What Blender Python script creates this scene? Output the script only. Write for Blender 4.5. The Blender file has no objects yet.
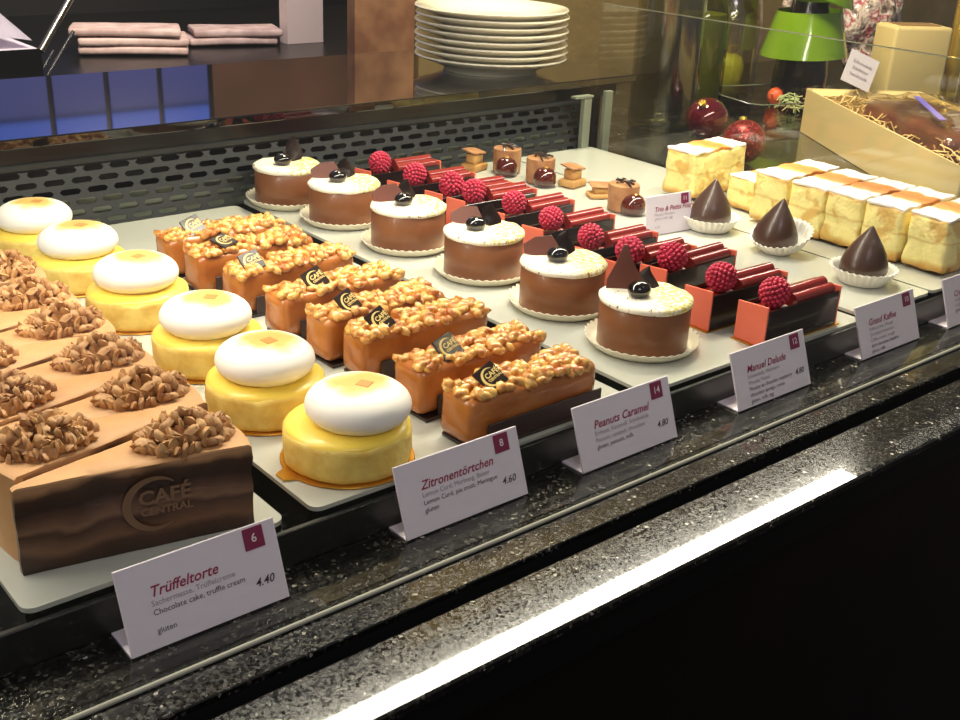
import bpy, bmesh, math, random
from mathutils import Vector, Matrix, noise
PI = math.pi
random.seed(7)
scene = bpy.context.scene
COL = scene.collection

# ------------------------------------------------------------------ camera
cam_data = bpy.data.cameras.new('camera')
cam_data.sensor_fit = 'HORIZONTAL'; cam_data.sensor_width = 36.0; cam_data.lens = 42.197
cam_data.clip_start = 0.02; cam_data.clip_end = 50
cam = bpy.data.objects.new('camera', cam_data); COL.objects.link(cam)
right = Vector((0.76957141, -0.63709781, 0.04319975))
down = Vector((-0.22329533, -0.33187201, -0.91651523))
fwd = Vector((0.59824664, 0.69567762, -0.39766018))
R3 = Matrix((right, -down, -fwd)).transposed()
cam.matrix_world = Matrix.Translation((0, 0, 0.30)) @ R3.to_4x4()
scene.camera = cam

# ------------------------------------------------------------------ world, lights, exposure
w = bpy.data.worlds.new('world'); scene.world = w; w.use_nodes = True
w.node_tree.nodes['Background'].inputs[0].default_value = (0.80, 0.76, 0.74, 1)
w.node_tree.nodes['Background'].inputs[1].default_value = 0.20
scene.view_settings.view_transform = 'Standard'
scene.view_settings.look = 'None'
scene.view_settings.gamma = 1
scene.view_settings.use_curve_mapping = False
scene.view_settings.exposure = 0.0

def area(name, loc, rot, sx, sy, power, color):
    l = bpy.data.lights.new(name, 'AREA'); l.shape = 'RECTANGLE'; l.size = sx; l.size_y = sy
    l.energy = power; l.color = color
    o = bpy.data.objects.new(name, l); COL.objects.link(o); o.location = loc; o.rotation_euler = rot
    return o
# the tube of the display case, above the cakes, as long as its reflection in the granite
area('case_tube_light', (0.428, 0.643, 0.326), (0, 0, 0), 1.50, 0.029, 6.4, (1.0, 0.92, 0.76))
# shop ceiling spots (warm) over the far goods, and a soft ceiling light on the customer side
area('ceiling_spot_light', (0.98, 0.98, 1.15), (0, math.radians(-32), 0), 0.25, 0.25, 30.0, (1.0, 0.90, 0.62))
area('ceiling_panel_light', (-0.25, -0.75, 1.7), (math.radians(35), 0, math.radians(-15)), 0.6, 0.6, 7.0, (0.93, 0.88, 1.0))
area('added_rear_light', (1.9, 2.6, 1.1), (math.radians(25), 0, 0), 0.5, 0.5, 14.0, (1.0, 0.80, 0.60))  # unseen warm lamp added to brighten the rear wall and work area
area('added_back_fill', (0.85, 1.55, 0.75), (math.radians(35), 0, 0), 0.3, 0.15, 9.0, (1.0, 0.90, 0.85))  # unseen fill lamp added to brighten the napkins and boards

# ------------------------------------------------------------------ material helpers
def lin(c):
    return tuple(((x / 255) / 12.92 if x / 255 <= 0.04045 else ((x / 255 + 0.055) / 1.055) ** 2.4) for x in c) + (1,)
class NT:
    def __init__(s, name):
        s.m = bpy.data.materials.new(name); s.m.use_nodes = True
        s.t = s.m.node_tree; s.n = s.t.nodes; s.p = s.n['Principled BSDF']; s.out = s.n['Material Output']
        s._co = None
    def new(s, t, **kw):
        x = s.n.new(t)
        for k, v in kw.items(): setattr(x, k, v)
        return x
    def link(s, a, b): s.t.links.new(a, b)
    def co(s):
        if s._co is None:
            tc = s.new('ShaderNodeTexCoord'); oi = s.new('ShaderNodeObjectInfo')
            mu = s.new('ShaderNodeMath', operation='MULTIPLY'); mu.inputs[1].default_value = 7.3
            s.link(oi.outputs['Random'], mu.inputs[0])
            ad = s.new('ShaderNodeVectorMath', operation='ADD')
            s.link(tc.outputs['Object'], ad.inputs[0]); s.link(mu.outputs[0], ad.inputs[1])
            s._co = ad.outputs[0]
        return s._co
    def objco(s):
        if not hasattr(s, '_oc'):
            tc = s.new('ShaderNodeTexCoord'); sp = s.new('ShaderNodeSeparateXYZ'); s.link(tc.outputs['Object'], sp.inputs[0]); s._oc = sp
        return s._oc
    def noise(s, scale, detail=3, rough=0.55, co=None, out='Fac'):
        x = s.new('ShaderNodeTexNoise'); x.inputs['Scale'].default_value = scale
        x.inputs['Detail'].default_value = detail; x.inputs['Roughness'].default_value = rough
        s.link(co or s.co(), x.inputs['Vector']); return x.outputs[out]
    def voro(s, scale, out='Distance', feature='F1', co=None):
        x = s.new('ShaderNodeTexVoronoi', feature=feature); x.inputs['Scale'].default_value = scale
        s.link(co or s.co(), x.inputs['Vector']); return x.outputs[out]
    def ramp(s, fac, stops, interp='LINEAR'):
        x = s.new('ShaderNodeValToRGB'); x.color_ramp.interpolation = interp
        e = x.color_ramp.elements
        while len(e) < len(stops): e.new(0.5)
        for el, (p, c) in zip(e, stops):
            el.position = p; el.color = c if len(c) == 4 else tuple(c) + (1,)
        s.link(fac, x.inputs[0]); return x.outputs[0]
    def math(s, op, a, b=None, clamp=False):
        x = s.new('ShaderNodeMath', operation=op); x.use_clamp = clamp
        for i, v in enumerate((a, b)):
            if v is None: continue
            if isinstance(v, (int, float)): x.inputs[i].default_value = v
            else: s.link(v, x.inputs[i])
        return x.outputs[0]
    def mapr(s, v, a, b, c=0, d=1):
        x = s.new('ShaderNodeMapRange'); s.link(v, x.inputs[0])
        for i, q in enumerate((a, b, c, d)): x.inputs[i + 1].default_value = q
        return x.outputs[0]
    def mix(s, fac, a, b):
        x = s.new('ShaderNodeMix', data_type='RGBA')
        if isinstance(fac, (int, float)): x.inputs[0].default_value = fac
        else: s.link(fac, x.inputs[0])
        for i, v in ((6, a), (7, b)):
            if isinstance(v, tuple): x.inputs[i].default_value = v
            else: s.link(v, x.inputs[i])
        return x.outputs[2]
    def col(s, v):
        if isinstance(v, tuple): s.p.inputs['Base Color'].default_value = v
        else: s.link(v, s.p.inputs['Base Color'])
    def bump(s, h, strength=0.3, dist=0.001):
        x = s.new('ShaderNodeBump'); x.inputs['Strength'].default_value = strength; x.inputs['Distance'].default_value = dist
        s.link(h, x.inputs['Height']); s.link(x.outputs[0], s.p.inputs['Normal'])
    def set(s, rough=0.5, metal=0, coat=0, coat_r=0.05, sss=0, sss_r=0.005, spec=0.5):
        p = s.p.inputs
        p['Roughness'].default_value = rough; p['Metallic'].default_value = metal
        p['Coat Weight'].default_value = coat; p['Coat Roughness'].default_value = coat_r
        p['Specular IOR Level'].default_value = spec
        if sss:
            p['Subsurface Weight'].default_value = sss; p['Subsurface Radius'].default_value = (1, .6, .3); p['Subsurface Scale'].default_value = sss_r
        return s.m
def simple(name, rgb, rough=0.5, metal=0, coat=0, bump=None, var=None, spec=0.5, sss=0, sss_r=.005):
    t = NT(name); c = lin(rgb)
    if var:
        c2, sc = lin(var[0]), var[1]
        t.col(t.mix(t.mapr(t.noise(sc), 0.35, 0.65), c, c2))
    else: t.col(c)
    if bump: t.bump(t.noise(bump[0]), bump[1], bump[2])
    return t.set(rough, metal, coat, spec=spec, sss=sss, sss_r=sss_r)
def emit(name, rgb, strength):
    t = NT(name); t.col((0, 0, 0, 1)); t.p.inputs['Emission Color'].default_value = lin(rgb)
    t.p.inputs['Emission Strength'].default_value = strength; return t.set(0.3)

M = {}
# granite: near-black, grey flecks and few bright crystals
t = NT('granite'); v = t.voro(620, 'Color'); sp = t.new('ShaderNodeSeparateColor'); t.link(v, sp.inputs[0])
base = t.ramp(sp.outputs[0], [(0, lin((12, 12, 11))), (.42, lin((24, 24, 22))), (.66, lin((48, 48, 44))), (.86, lin((84, 82, 76))), (.985, lin((176, 170, 158)))], 'CONSTANT')
t.col(t.mix(t.mapr(t.noise(70, 3), .42, .60), lin((15, 15, 14)), base)); t.bump(sp.outputs[1], .30, .0003)
t.link(t.mapr(sp.outputs[2], 0, 1, .06, .26), t.p.inputs['Roughness'])
t.link(t.p.inputs['Normal'].links[0].from_socket, t.p.inputs['Coat Normal']); t.p.inputs['Specular IOR Level'].default_value = .35
M['granite'] = t.m; t.p.inputs['Coat Weight'].default_value = .55; t.p.inputs['Coat Roughness'].default_value = .02
M['slab'] = simple('black_polished_stone', (9, 9, 10), 0.035, coat=1)
M['black'] = simple('black_lacquer', (12, 12, 12), 0.28)
M['black_matte'] = simple('black_matte', (9, 8, 8), 0.7)
M['fascia'] = simple('black_steel', (18, 19, 16), 0.35, bump=(40, .1, .001))
M['grille'] = simple('dark_grey_painted_steel', (52, 55, 54), 0.42, metal=0.3)
M['front'] = simple('dark_brown_wood', (22, 14, 10), 0.25, var=((12, 8, 7), 6))
M['tray'] = simple('white_acrylic_tray', (188, 190, 180), 0.16, coat=.3)
M['tray_edge'] = simple('tray_black_edge', (30, 32, 27), 0.2)
M['concrete'] = None
t = NT('concrete'); n = t.noise(5, 6, .6); n2 = t.noise(70, 4)
t.col(t.mix(t.mapr(n, .3, .7), lin((106, 88, 54)), lin((146, 124, 80)))); t.bump(n2, .4, .003); M['concrete'] = t.set(0.85)
M['rearwall'] = simple('brown_plaster', (120, 88, 68), 0.8, var=((90, 64, 52), 2))
M['floor'] = simple('dark_floor_tile', (30, 26, 24), 0.4)
M['wood'] = simple('brown_wood_board', (168, 124, 92), 0.5, var=((120, 80, 60), 14))
M['pinkwall'] = simple('pinkish_white_board', (226, 206, 200), 0.6)
M['paper'] = simple('white_paper', (222, 214, 226), 0.55, bump=(60, .15, .001))
M['paper_pink'] = simple('folded_paper_napkins', (224, 196, 188), 0.8, var=((190, 160, 152), 30))
M['plum'] = simple('plum_ink', (128, 28, 72), 0.6)
M['ink_title'] = simple('crimson_ink', (150, 30, 70), 0.6)
M['ink'] = simple('dark_ink', (62, 48, 58), 0.6)
M['ink_grey'] = simple('grey_ink', (150, 138, 150), 0.6)
M['white_ink'] = simple('white_ink', (235, 225, 235), 0.6)
M['steel'] = simple('brushed_steel', (190, 188, 186), 0.22, metal=1)
M['porcelain'] = simple('white_porcelain', (232, 226, 206), 0.12, coat=.6)
# truffle cake
t = NT('truffle_glaze'); t.col(t.mix(t.mapr(t.noise(30, 4), .35, .65), lin((206, 158, 108)), lin((192, 142, 92)))); t.bump(t.noise(160, 3), .25, .001)
M['truffle_top'] = t.set(0.55)
t = NT('truffle_side'); oz = t.objco().outputs[2]
nn = t.noise(26, 3); lay = t.math('ADD', oz, t.math('MULTIPLY', t.math('SUBTRACT', nn, 0.5), 0.018))
lc = t.ramp(t.mapr(lay, 0, .046), [(0, lin((52, 30, 16))), (.14, lin((70, 42, 22))), (.22, lin((118, 82, 54))), (.40, lin((72, 44, 26))), (.46, lin((128, 94, 70))), (.60, lin((84, 54, 36))), (.70, lin((48, 28, 16))), (.86, lin((72, 44, 24))), (.94, lin((176, 130, 88)))])
t.col(lc); t.bump(t.noise(120, 4), .5, .0015); M['truffle_side'] = t.set(0.42, coat=.25)
M['film'] = simple('cream_print_on_film', (128, 98, 70), 0.4)
M['nut'] = simple('chopped_almond', (206, 160, 106), 0.55, var=((160, 110, 64), 110), sss=.0)
# lemon
t = NT('baked_crust'); t.col(t.mix(t.mapr(t.noise(70, 4), .4, .7), lin((244, 218, 120)), lin((222, 182, 84)))); t.bump(t.noise(170, 4), .5, .0015)
M['crust'] = t.set(0.6)
M['curd'] = simple('lemon_curd', (252, 224, 100), 0.38, coat=.15, var=((250, 216, 80), 25))
t = NT('toasted_meringue'); o = t.objco(); r2 = t.math('ADD', t.math('POWER', t.math('SUBTRACT', o.outputs[0], .002), 2), t.math('POWER', o.outputs[1], 2))
rr = t.math('SQRT', r2); rn = t.math('ADD', rr, t.math('MULTIPLY', t.math('SUBTRACT', t.noise(60, 2), .5), .018))
toast = t.ramp(t.mapr(rn, 0.0, .030), [(0, lin((226, 176, 96))), (.38, lin((232, 186, 104))), (.50, lin((246, 224, 160))), (.66, lin((250, 246, 236))), (1, lin((250, 246, 238)))])
top = t.mapr(o.outputs[2], .037, .042)
t.col(t.mix(top, lin((250, 246, 238)), toast)); M['meringue'] = t.set(0.45)
M['brand'] = simple('scorched_brown_mark', (196, 140, 70), 0.5)
M['goldcard'] = simple('gold_board', (214, 160, 60), 0.28, metal=.85)
# peanut bars
t = NT('caramel_glaze'); t.col(t.mix(t.mapr(t.noise(45, 4), .35, .68), lin((190, 118, 54)), lin((162, 90, 36)))); t.bump(t.noise(110, 3), .35, .0015)
M['caramel'] = t.set(0.25, coat=.5, coat_r=.12, spec=.5)
t = NT('caramelised_peanut'); t.col(t.mix(t.mapr(t.noise(130, 2), .4, .62), lin((242, 192, 104)), lin((190, 112, 44)))); M['peanut'] = t.set(0.2, coat=.8, coat_r=.08)
M['darkchoc'] = simple('dark_chocolate', (40, 24, 18), 0.28, coat=.2)
M['darkchoc_matte'] = simple('dark_chocolate_plate', (56, 38, 34), 0.42, bump=(90, .15, .001))
M['goldprint'] = simple('gold_print', (236, 208, 130), 0.4)
# round cake
t = NT('milk_chocolate_mousse'); t.col(t.mix(t.mapr(t.noise(18, 3), .35, .65), lin((140, 88, 52)), lin((122, 74, 42)))); t.bump(t.noise(200), .1, .0005)
M['milk'] = t.set(0.38, coat=.15)
t = NT('dusted_cream'); o = t.objco(); side = t.mapr(t.math('ADD', o.outputs[0], t.math('MULTIPLY', o.outputs[1], -.5)), -.010, .010)
dn = t.math('MULTIPLY', t.mapr(t.noise(330, 3), .42, .56), side); dn2 = t.mapr(t.noise(300, 2), .64, .68)
c1 = t.mix(dn, lin((250, 242, 222)), lin((214, 196, 92))); t.col(t.mix(dn2, c1, lin((150, 104, 70)))); t.bump(t.noise(160, 3), .4, .0012)
M['cream'] = t.set(0.6)
M['doily'] = simple('white_paper_doily', (238, 232, 208), 0.7)
M['doily_in'] = simple('gold_doily_face', (206, 156, 76), 0.35, metal=.6, bump=(300, .5, .001))
M['choc_shard'] = simple('milk_chocolate_shard', (112, 66, 54), 0.38, bump=(120, .1, .001))
M['berry_black'] = simple('glossy_black_berry', (16, 12, 10), 0.06, coat=1)
# raspberry box
M['coral'] = simple('coral_chocolate_plate', (240, 118, 92), 0.32)
M['redglaze'] = simple('red_mirror_glaze', (132, 22, 18), 0.06, coat=1)
M['roll'] = simple('red_brown_chocolate_roll', (138, 38, 32), 0.2, coat=.6)
t = NT('raspberry_skin'); t.col(t.mix(t.mapr(t.noise(120, 2), .4, .65), lin((204, 52, 84)), lin((164, 28, 56)))); t.bump(t.noise(900, 2), .4, .0006); M['rasp'] = t.set(0.5)
M['boxside'] = simple('black_chocolate_side', (34, 20, 18), 0.22, coat=.3)
# truffle drop
M['drop'] = simple('dark_truffle_shell', (68, 46, 36), 0.34, coat=.15)
M['cup'] = simple('white_fluted_paper', (240, 238, 226), 0.65)
# cream slice
t = NT('custard'); oz = t.objco().outputs[2]; lay = t.math('ADD', oz, t.math('MULTIPLY', t.math('SUBTRACT', t.noise(45, 3), .5), .012))
lc = t.ramp(t.mapr(lay, 0, .048), [(0, lin((172, 118, 48))), (.10, lin((222, 176, 92))), (.19, lin((248, 232, 150))), (.50, lin((250, 236, 156))), (.54, lin((232, 200, 116))), (.58, lin((250, 236, 154))), (.9, lin((248, 230, 146))), (.97, lin((214, 164, 84)))])
patch = t.mapr(t.noise(42, 5), .54, .62)
t.col(t.mix(patch, lc, lin((222, 182, 96)))); t.bump(t.noise(90, 5), .9, .004); M['custard'] = t.set(0.5)
t = NT('sugared_pastry_top'); ox = t.objco().outputs[0]; xx = t.math('ADD', ox, t.math('MULTIPLY', t.math('SUBTRACT', t.noise(60, 3), .5), .010))
lc = t.ramp(t.mapr(xx, -.045, .045), [(0, lin((252, 248, 240))), (.30, lin((252, 246, 232))), (.36, lin((222, 160, 84))), (.5, lin((196, 122, 52))), (.66, lin((206, 136, 62))), (.72, lin((252, 246, 236))), (1, lin((252, 246, 236)))])
t.col(lc); t.bump(t.noise(200, 4), .5, .0015); M['pastry_top'] = t.set(0.6)
# petits fours
M['tan'] = simple('tan_mousse', (150, 102, 66), 0.5, var=((176, 130, 88), 90))
M['marzipan'] = simple('marzipan_biscuit', (206, 164, 100), 0.55, var=((178, 128, 66), 60))
M['darkglaze'] = simple('dark_red_brown_glaze', (74, 24, 14), 0.05, coat=1)
M['goldleaf'] = simple('gold_leaf', (255, 214, 120), 0.25, metal=.7)
# goods behind
M['kraft'] = simple('cream_cardboard', (222, 198, 138), 0.7, bump=(60, .1, .001))
M['kraft_in'] = simple('brown_cardboard_inside', (150, 116, 74), 0.8)
M['straw'] = simple('wood_wool', (214, 182, 116), 0.7)
M['green'] = simple('glossy_green_card', (118, 152, 26), 0.14, coat=.8, var=((100, 136, 20), 12))
M['greenpaper'] = simple('pale_green_shredded_paper', (188, 198, 140), 0.8)
M['orange'] = simple('orange_sugar_ball', (226, 92, 50), 0.5)
M['bauble_red'] = simple('dark_red_glass_bauble', (90, 8, 22), 0.08, coat=1, metal=.3)
t = NT('red_glitter'); v = t.voro(700, 'Color'); sp = t.new('ShaderNodeSeparateColor'); t.link(v, sp.inputs[0])
t.col(t.ramp(sp.outputs[0], [(0, lin((90, 14, 20))), (.6, lin((150, 26, 30))), (.93, lin((230, 110, 90)))], 'CONSTANT')); t.bump(v, .7, .002); M['glitter'] = t.set(0.35, metal=.4)
M['figure'] = simple('dark_chocolate_figure', (30, 24, 20), 0.2, coat=.4, bump=(60, .3, .003))
M['goldfoil'] = simple('gold_foil', (230, 196, 90), 0.25, metal=.8)
t = NT('printed_cellophane'); v = t.noise(38, 3); t.col(t.ramp(v, [(.35, lin((60, 44, 40))), (.45, lin((150, 130, 124))), (.52, lin((228, 214, 208))), (.6, lin((170, 60, 80))), (.68, lin((232, 224, 220)))])); t.bump(t.noise(45, 2), .9, .01); M['cello_print'] = t.set(0.12, coat=1)
t = NT('plaid'); M['choc_gift'] = simple('milk_chocolate_block', (116, 74, 52), 0.35, var=((92, 56, 40), 24), coat=.3)
M['violet'] = simple('violet_ribbon', (120, 110, 220), 0.3)
# window
M['pane_low'] = emit('dusk_sky_pane_low', (96, 100, 172), 0.62)
M['pane_high'] = emit('dusk_sky_pane_high', (78, 108, 210), 0.95)
M['globe_glow'] = emit('added_globe_glow', (232, 214, 232), 2.0)
def glassy(name, tint, refl_min=.04, rough=0.0):
    t = NT(name); t.n.remove(t.p)
    tr = t.new('ShaderNodeBsdfTransparent'); tr.inputs[0].default_value = tint
    gl = t.new('ShaderNodeBsdfGlossy'); gl.inputs['Roughness'].default_value = rough
    fr = t.new('ShaderNodeLayerWeight'); fr.inputs['Blend'].default_value = .5
    fac = t.math('ADD', t.math('MULTIPLY', t.math('POWER', fr.outputs['Facing'], 5), .9), refl_min)
    mx = t.new('ShaderNodeMixShader'); t.link(fac, mx.inputs[0]); t.link(tr.outputs[0], mx.inputs[1]); t.link(gl.outputs[0], mx.inputs[2])
    t.link(mx.outputs[0], t.out.inputs[0]); return t.m
M['glass'] = glassy('clear_glass', (.985, .99, .985, 1))
M['glass_jar'] = glassy('jar_glass', (.80, .80, .62, 1), .16, .12)
M['glass_green'] = glassy('green_bottle_glass', (.62, .66, .16, 1), .08, .05)
M['cello'] = glassy('clear_cellophane', (.95, .93, .9, 1))
M['oil'] = simple('yellow_green_oil', (176, 172, 40), 0.2)
M['bottle_in'] = simple('olive_oil', (124, 122, 30), 0.3)
M['glassedge'] = simple('pale_glass_edge', (120, 124, 104), 0.1, coat=1)
M['silicone'] = simple('clear_seal', (160, 160, 146), 0.15, coat=1)
M['bracket'] = simple('grey_clamp_metal', (150, 158, 140), 0.35, metal=.3)

# ------------------------------------------------------------------ mesh helpers
def tag(o, label=None, cat=None, group=None, kind=None):
    if label: o['label'] = label
    if cat: o['category'] = cat
    if group: o['group'] = group
    if kind: o['kind'] = kind
    return o
def empty(name, loc, rz=0, label=None, cat=None, group=None):
    o = bpy.data.objects.new(name, None); COL.objects.link(o); o.empty_display_size = .01
    o.location = loc; o.rotation_euler = (0, 0, rz)
    return tag(o, label, cat, group)
def obj(name, bm, mat, parent=None, smooth=False, loc=None, rot=None, angle=40):
    me = bpy.data.meshes.new(name)
    bmesh.ops.recalc_face_normals(bm, faces=bm.faces)
    bm.to_mesh(me); bm.free()
    for m_ in (mat if isinstance(mat, (list, tuple)) else [mat]): me.materials.append(m_)
    if smooth:
        for p in me.polygons: p.use_smooth = True
        if angle < 180:
            try: me.set_sharp_from_angle(angle=math.radians(angle))
            except Exception: pass
    o = bpy.data.objects.new(name, me); COL.objects.link(o)
    if parent: o.parent = parent
    if loc: o.location = loc
    if rot: o.rotation_euler = rot
    return o
def box(x0, x1, y0, y1, z0, z1, bev=0, seg=2, bm=None):
    new = bmesh.new()
    vs = bmesh.ops.create_cube(new, size=1)['verts']
    for v in vs: v.co = Vector(((x0 + x1) / 2 + v.co.x * (x1 - x0), (y0 + y1) / 2 + v.co.y * (y1 - y0), (z0 + z1) / 2 + v.co.z * (z1 - z0)))
    if bev: bmesh.ops.bevel(new, geom=new.edges[:], offset=bev, segments=seg, affect='EDGES', profile=.5)
    if bm is None: return new
    join(bm, new); return bm
def join(bm, other, mat=None, mi=None):
    me = bpy.data.meshes.new('tmp')
    if mi is not None:
        for f_ in other.faces: f_.material_index = mi
    other.to_mesh(me); other.free()
    if mat is not None: me.transform(mat)
    bm.from_mesh(me); bpy.data.meshes.remove(me)
def lathe(profile, seg=48, bm=None, wob=None):
    b = bmesh.new(); rings = []
    for k, (r, z) in enumerate(profile):
        if r < 1e-6: rings.append([b.verts.new((0, 0, z))]); continue
        ring = []
        for i in range(seg):
            a = 2 * PI * i / seg; rr, zz = (r, z) if wob is None else wob(a, r, z)
            ring.append(b.verts.new((rr * math.cos(a), rr * math.sin(a), zz)))
        rings.append(ring)
    for A, B in zip(rings, rings[1:]):
        if len(A) == 1 and len(B) == 1: continue
        for i in range(seg):
            j = (i + 1) % seg
            if len(A) == 1: b.faces.new((A[0], B[i], B[j]))
            elif len(B) == 1: b.faces.new((A[i], A[j], B[0]))
            else: b.faces.new((A[i], A[j], B[j], B[i]))
    if bm is None: return b
    join(bm, b); return bm
def tube(pts, r, seg=8, caps=True):
    b = bmesh.new(); rings = []
    pts = [Vector(p) for p in pts]
    for k, p in enumerate(pts):
        d = (pts[min(k + 1, len(pts) - 1)] - pts[max(k - 1, 0)]).normalized()
        u = d.cross(Vector((0, 0, 1)))
        if u.length < 1e-3: u = d.cross(Vector((1, 0, 0)))
        u.normalize(); v = d.cross(u)
        rr = r[k] if isinstance(r, (list, tuple)) else r
        rings.append([b.verts.new(p + (u * math.cos(2 * PI * i / seg) + v * math.sin(2 * PI * i / seg)) * rr) for i in range(seg)])
    for A, B in zip(rings, rings[1:]):
        for i in range(seg): b.faces.new((A[i], A[(i + 1) % seg], B[(i + 1) % seg], B[i]))
    if caps: b.faces.new(rings[0][::-1]); b.faces.new(rings[-1])
    return b
def prism(pts, z0, z1, bev=0, seg=2):
    b = bmesh.new(); f = b.faces.new([b.verts.new((x, y, z0)) for x, y in pts])
    r = bmesh.ops.extrude_face_region(b, geom=[f]); bmesh.ops.translate(b, vec=(0, 0, z1 - z0), verts=[v for v in r['geom'] if isinstance(v, bmesh.types.BMVert)])
    if bev: bmesh.ops.bevel(b, geom=b.edges[:], offset=bev, segments=seg, affect='EDGES')
    return b
def ico(r=1, sub=2, scale=(1, 1, 1), loc=(0, 0, 0), rot=None, amp=0, freq=3, seed=0):
    b = bmesh.new(); bmesh.ops.create_icosphere(b, subdivisions=sub, radius=1)
    Rm = rot.to_matrix() if rot else Matrix.Identity(3)
    for v in b.verts:
        c = v.co.copy()
        if amp: c *= 1 + amp * noise.noise(c * freq + Vector((seed * 3.1, seed, 0)))
        v.co = Rm @ Vector((c.x * scale[0] * r, c.y * scale[1] * r, c.z * scale[2] * r)) + Vector(loc)
    return b
def rough_box(sx, sy, z0, z1, div=.003, amp=.0008, freq=120, bev=.002, seed=0):
    b = box(-sx / 2, sx / 2, -sy / 2, sy / 2, z0, z1, bev, 2)
    big = [e for e in b.edges if e.calc_length() > div * 1.6]
    n = max(1, int(max(sx, sy) / div))
    for _ in range(3):
        big = [e for e in b.edges if e.calc_length() > div * 2]
        if big: bmesh.ops.subdivide_edges(b, edges=big, cuts=1, use_grid_fill=True)
    for _ in range(1):
        big = [e for e in b.edges if e.calc_length() > div * 2]
        if big: bmesh.ops.subdivide_edges(b, edges=big, cuts=2, use_grid_fill=True)
    for v in b.verts:
        n3 = noise.noise_vector(v.co * freq + Vector((seed * 5.7, 0, 0))); v.co += n3 * amp
    return b
_font = None
def text_bm(s, size, shear=0, bold=0, align='LEFT', extrude=0.0, space=1.0):
    cu = bpy.data.curves.new('text', 'FONT'); cu.body = s; cu.size = size; cu.shear = shear; cu.offset = bold * size
    cu.align_x = align; cu.align_y = 'CENTER'; cu.extrude = extrude; cu.resolution_u = 2; cu.space_character = space
    o = bpy.data.objects.new('text', cu); COL.objects.link(o)
    dg = bpy.context.evaluated_depsgraph_get(); me = bpy.data.meshes.new_from_object(o.evaluated_get(dg))
    b = bmesh.new(); b.from_mesh(me); bpy.data.meshes.remove(me); bpy.data.objects.remove(o); bpy.data.curves.remove(cu)
    return b
def crescent(r, th, extr=0, a0=50, a1=300, n=26):
    """the big curved C: an arc that is thick in the middle and thin at its ends"""
    b = bmesh.new(); o_, i_ = [], []
    for k in range(n + 1):
        a = math.radians(a0 + (a1 - a0) * k / n); q = th * math.sin(PI * k / n) * .5 + th * .08
        o_.append(b.verts.new(((r + q) * math.cos(a), (r + q) * math.sin(a), 0))); i_.append(b.verts.new(((r - q) * math.cos(a), (r - q) * math.sin(a), 0)))
    for k in range(n): b.faces.new((o_[k], o_[k + 1], i_[k + 1], i_[k]))
    return b
def logo(size):
    """curved C with CAFE over CENTRAL, centred, about size wide"""
    b = crescent(size * .40, size * .10)
    join(b, text_bm('CAF\u00c9', size * .31, 0, .03), Matrix.Translation((-size * .24, size * .10, 0)))
    join(b, text_bm('CENTRAL', size * .165, 0, .03), Matrix.Translation((-size * .22, -size * .12, 0)))
    return b
def copy_tree(o, parent=None):
    c = o.copy(); COL.objects.link(c); c.parent = parent
    for ch in o.children: copy_tree(ch, c)
    return c

# ------------------------------------------------------------------ the setting
ZG = -0.025                                               # top of the granite
def struct(name, bm, m): return tag(obj(name, bm, m), kind='structure')
struct('floor', box(-2, 4, -2, 4, -1.02, -1.0), M['floor'])
struct('wall_back', box(1.068, 3.2, 1.42, 1.52, -1.0, 1.6), M['concrete'])
struct('wall_rear', box(-1.5, 4, 3.55, 3.65, -1.0, 1.8), M['rearwall'])
wroot = tag(obj('window_1', box(.50, 1.775, 3.50, 3.545, .40, 1.22, .004), M['black']), kind='structure')
for k in range(7):
    x0 = .525 + k * .178
    for (za, zb, mt) in ((.43, .60, 'pane_low'), (.615, 1.19, 'pane_high')):
        obj('window_pane', box(x0, x0 + .158, 3.492, 3.4995, za, zb), M[mt], wroot)

# the counter
cnt = empty('display_counter', (0.6, .35, -1.0), 0, 'long speckled black granite counter that carries the cake display', 'counter')
def wpart(name, bm, m, parent, smooth=False):
    o = obj(name, bm, m, None, smooth); o.parent = parent; o.matrix_parent_inverse = (Matrix.Translation(parent.location) @ parent.rotation_euler.to_matrix().to_4x4()).inverted(); return o
wpart('granite_top', box(-.5, 2.6, .3565, 1.41, ZG - .004, ZG, .0006, 1), M['granite'], cnt)
wpart('granite_edge', box(-.5, 2.6, .303, .345, ZG - .006, ZG, .0012, 2), M['granite'], cnt)
wpart('joint_strip', box(-.5, 2.6, .345, .3565, ZG - .03, ZG - .014), M['black_matte'], cnt)
wpart('front_panel', box(-.5, 2.6, .325, .345, -.999, ZG - .03), M['front'], cnt)
wpart('top_carrier', box(-.5, 2.6, .3568, 1.41, ZG - .03, ZG - .004), M['black_matte'], cnt)
wpart('counter_body', box(-.5, 2.6, .346, 1.41, -.999, ZG - .031), M['black_matte'], cnt)
wpart('edge_carrier', box(-.5, 2.6, .309, .3449, ZG - .03, ZG - .0062), M['black'], cnt)

# front glass
gp = empty('front_glass', (.6, .381, ZG), 0, 'clear upright glass pane along the front of the cake display', 'glass pane')
wpart('pane', box(-.4, 1.15, .378, .384, ZG, .345), M['glass'], gp)
wpart('seal_strip', box(-.4, 1.15, .3755, .378, ZG, ZG + .0022, .0006, 1), M['silicone'], gp)
eg = empty('end_glass', (.985, .6, ZG), 0, 'low clear glass pane closing the right end of the display', 'glass pane')
wpart('pane', box(.983, .987, .40, .955, ZG, .166), M['glass'], eg)
wpart('polished_edge', box(.983, .987, .40, .955, .166, .1668), M['glassedge'], eg)

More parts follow.
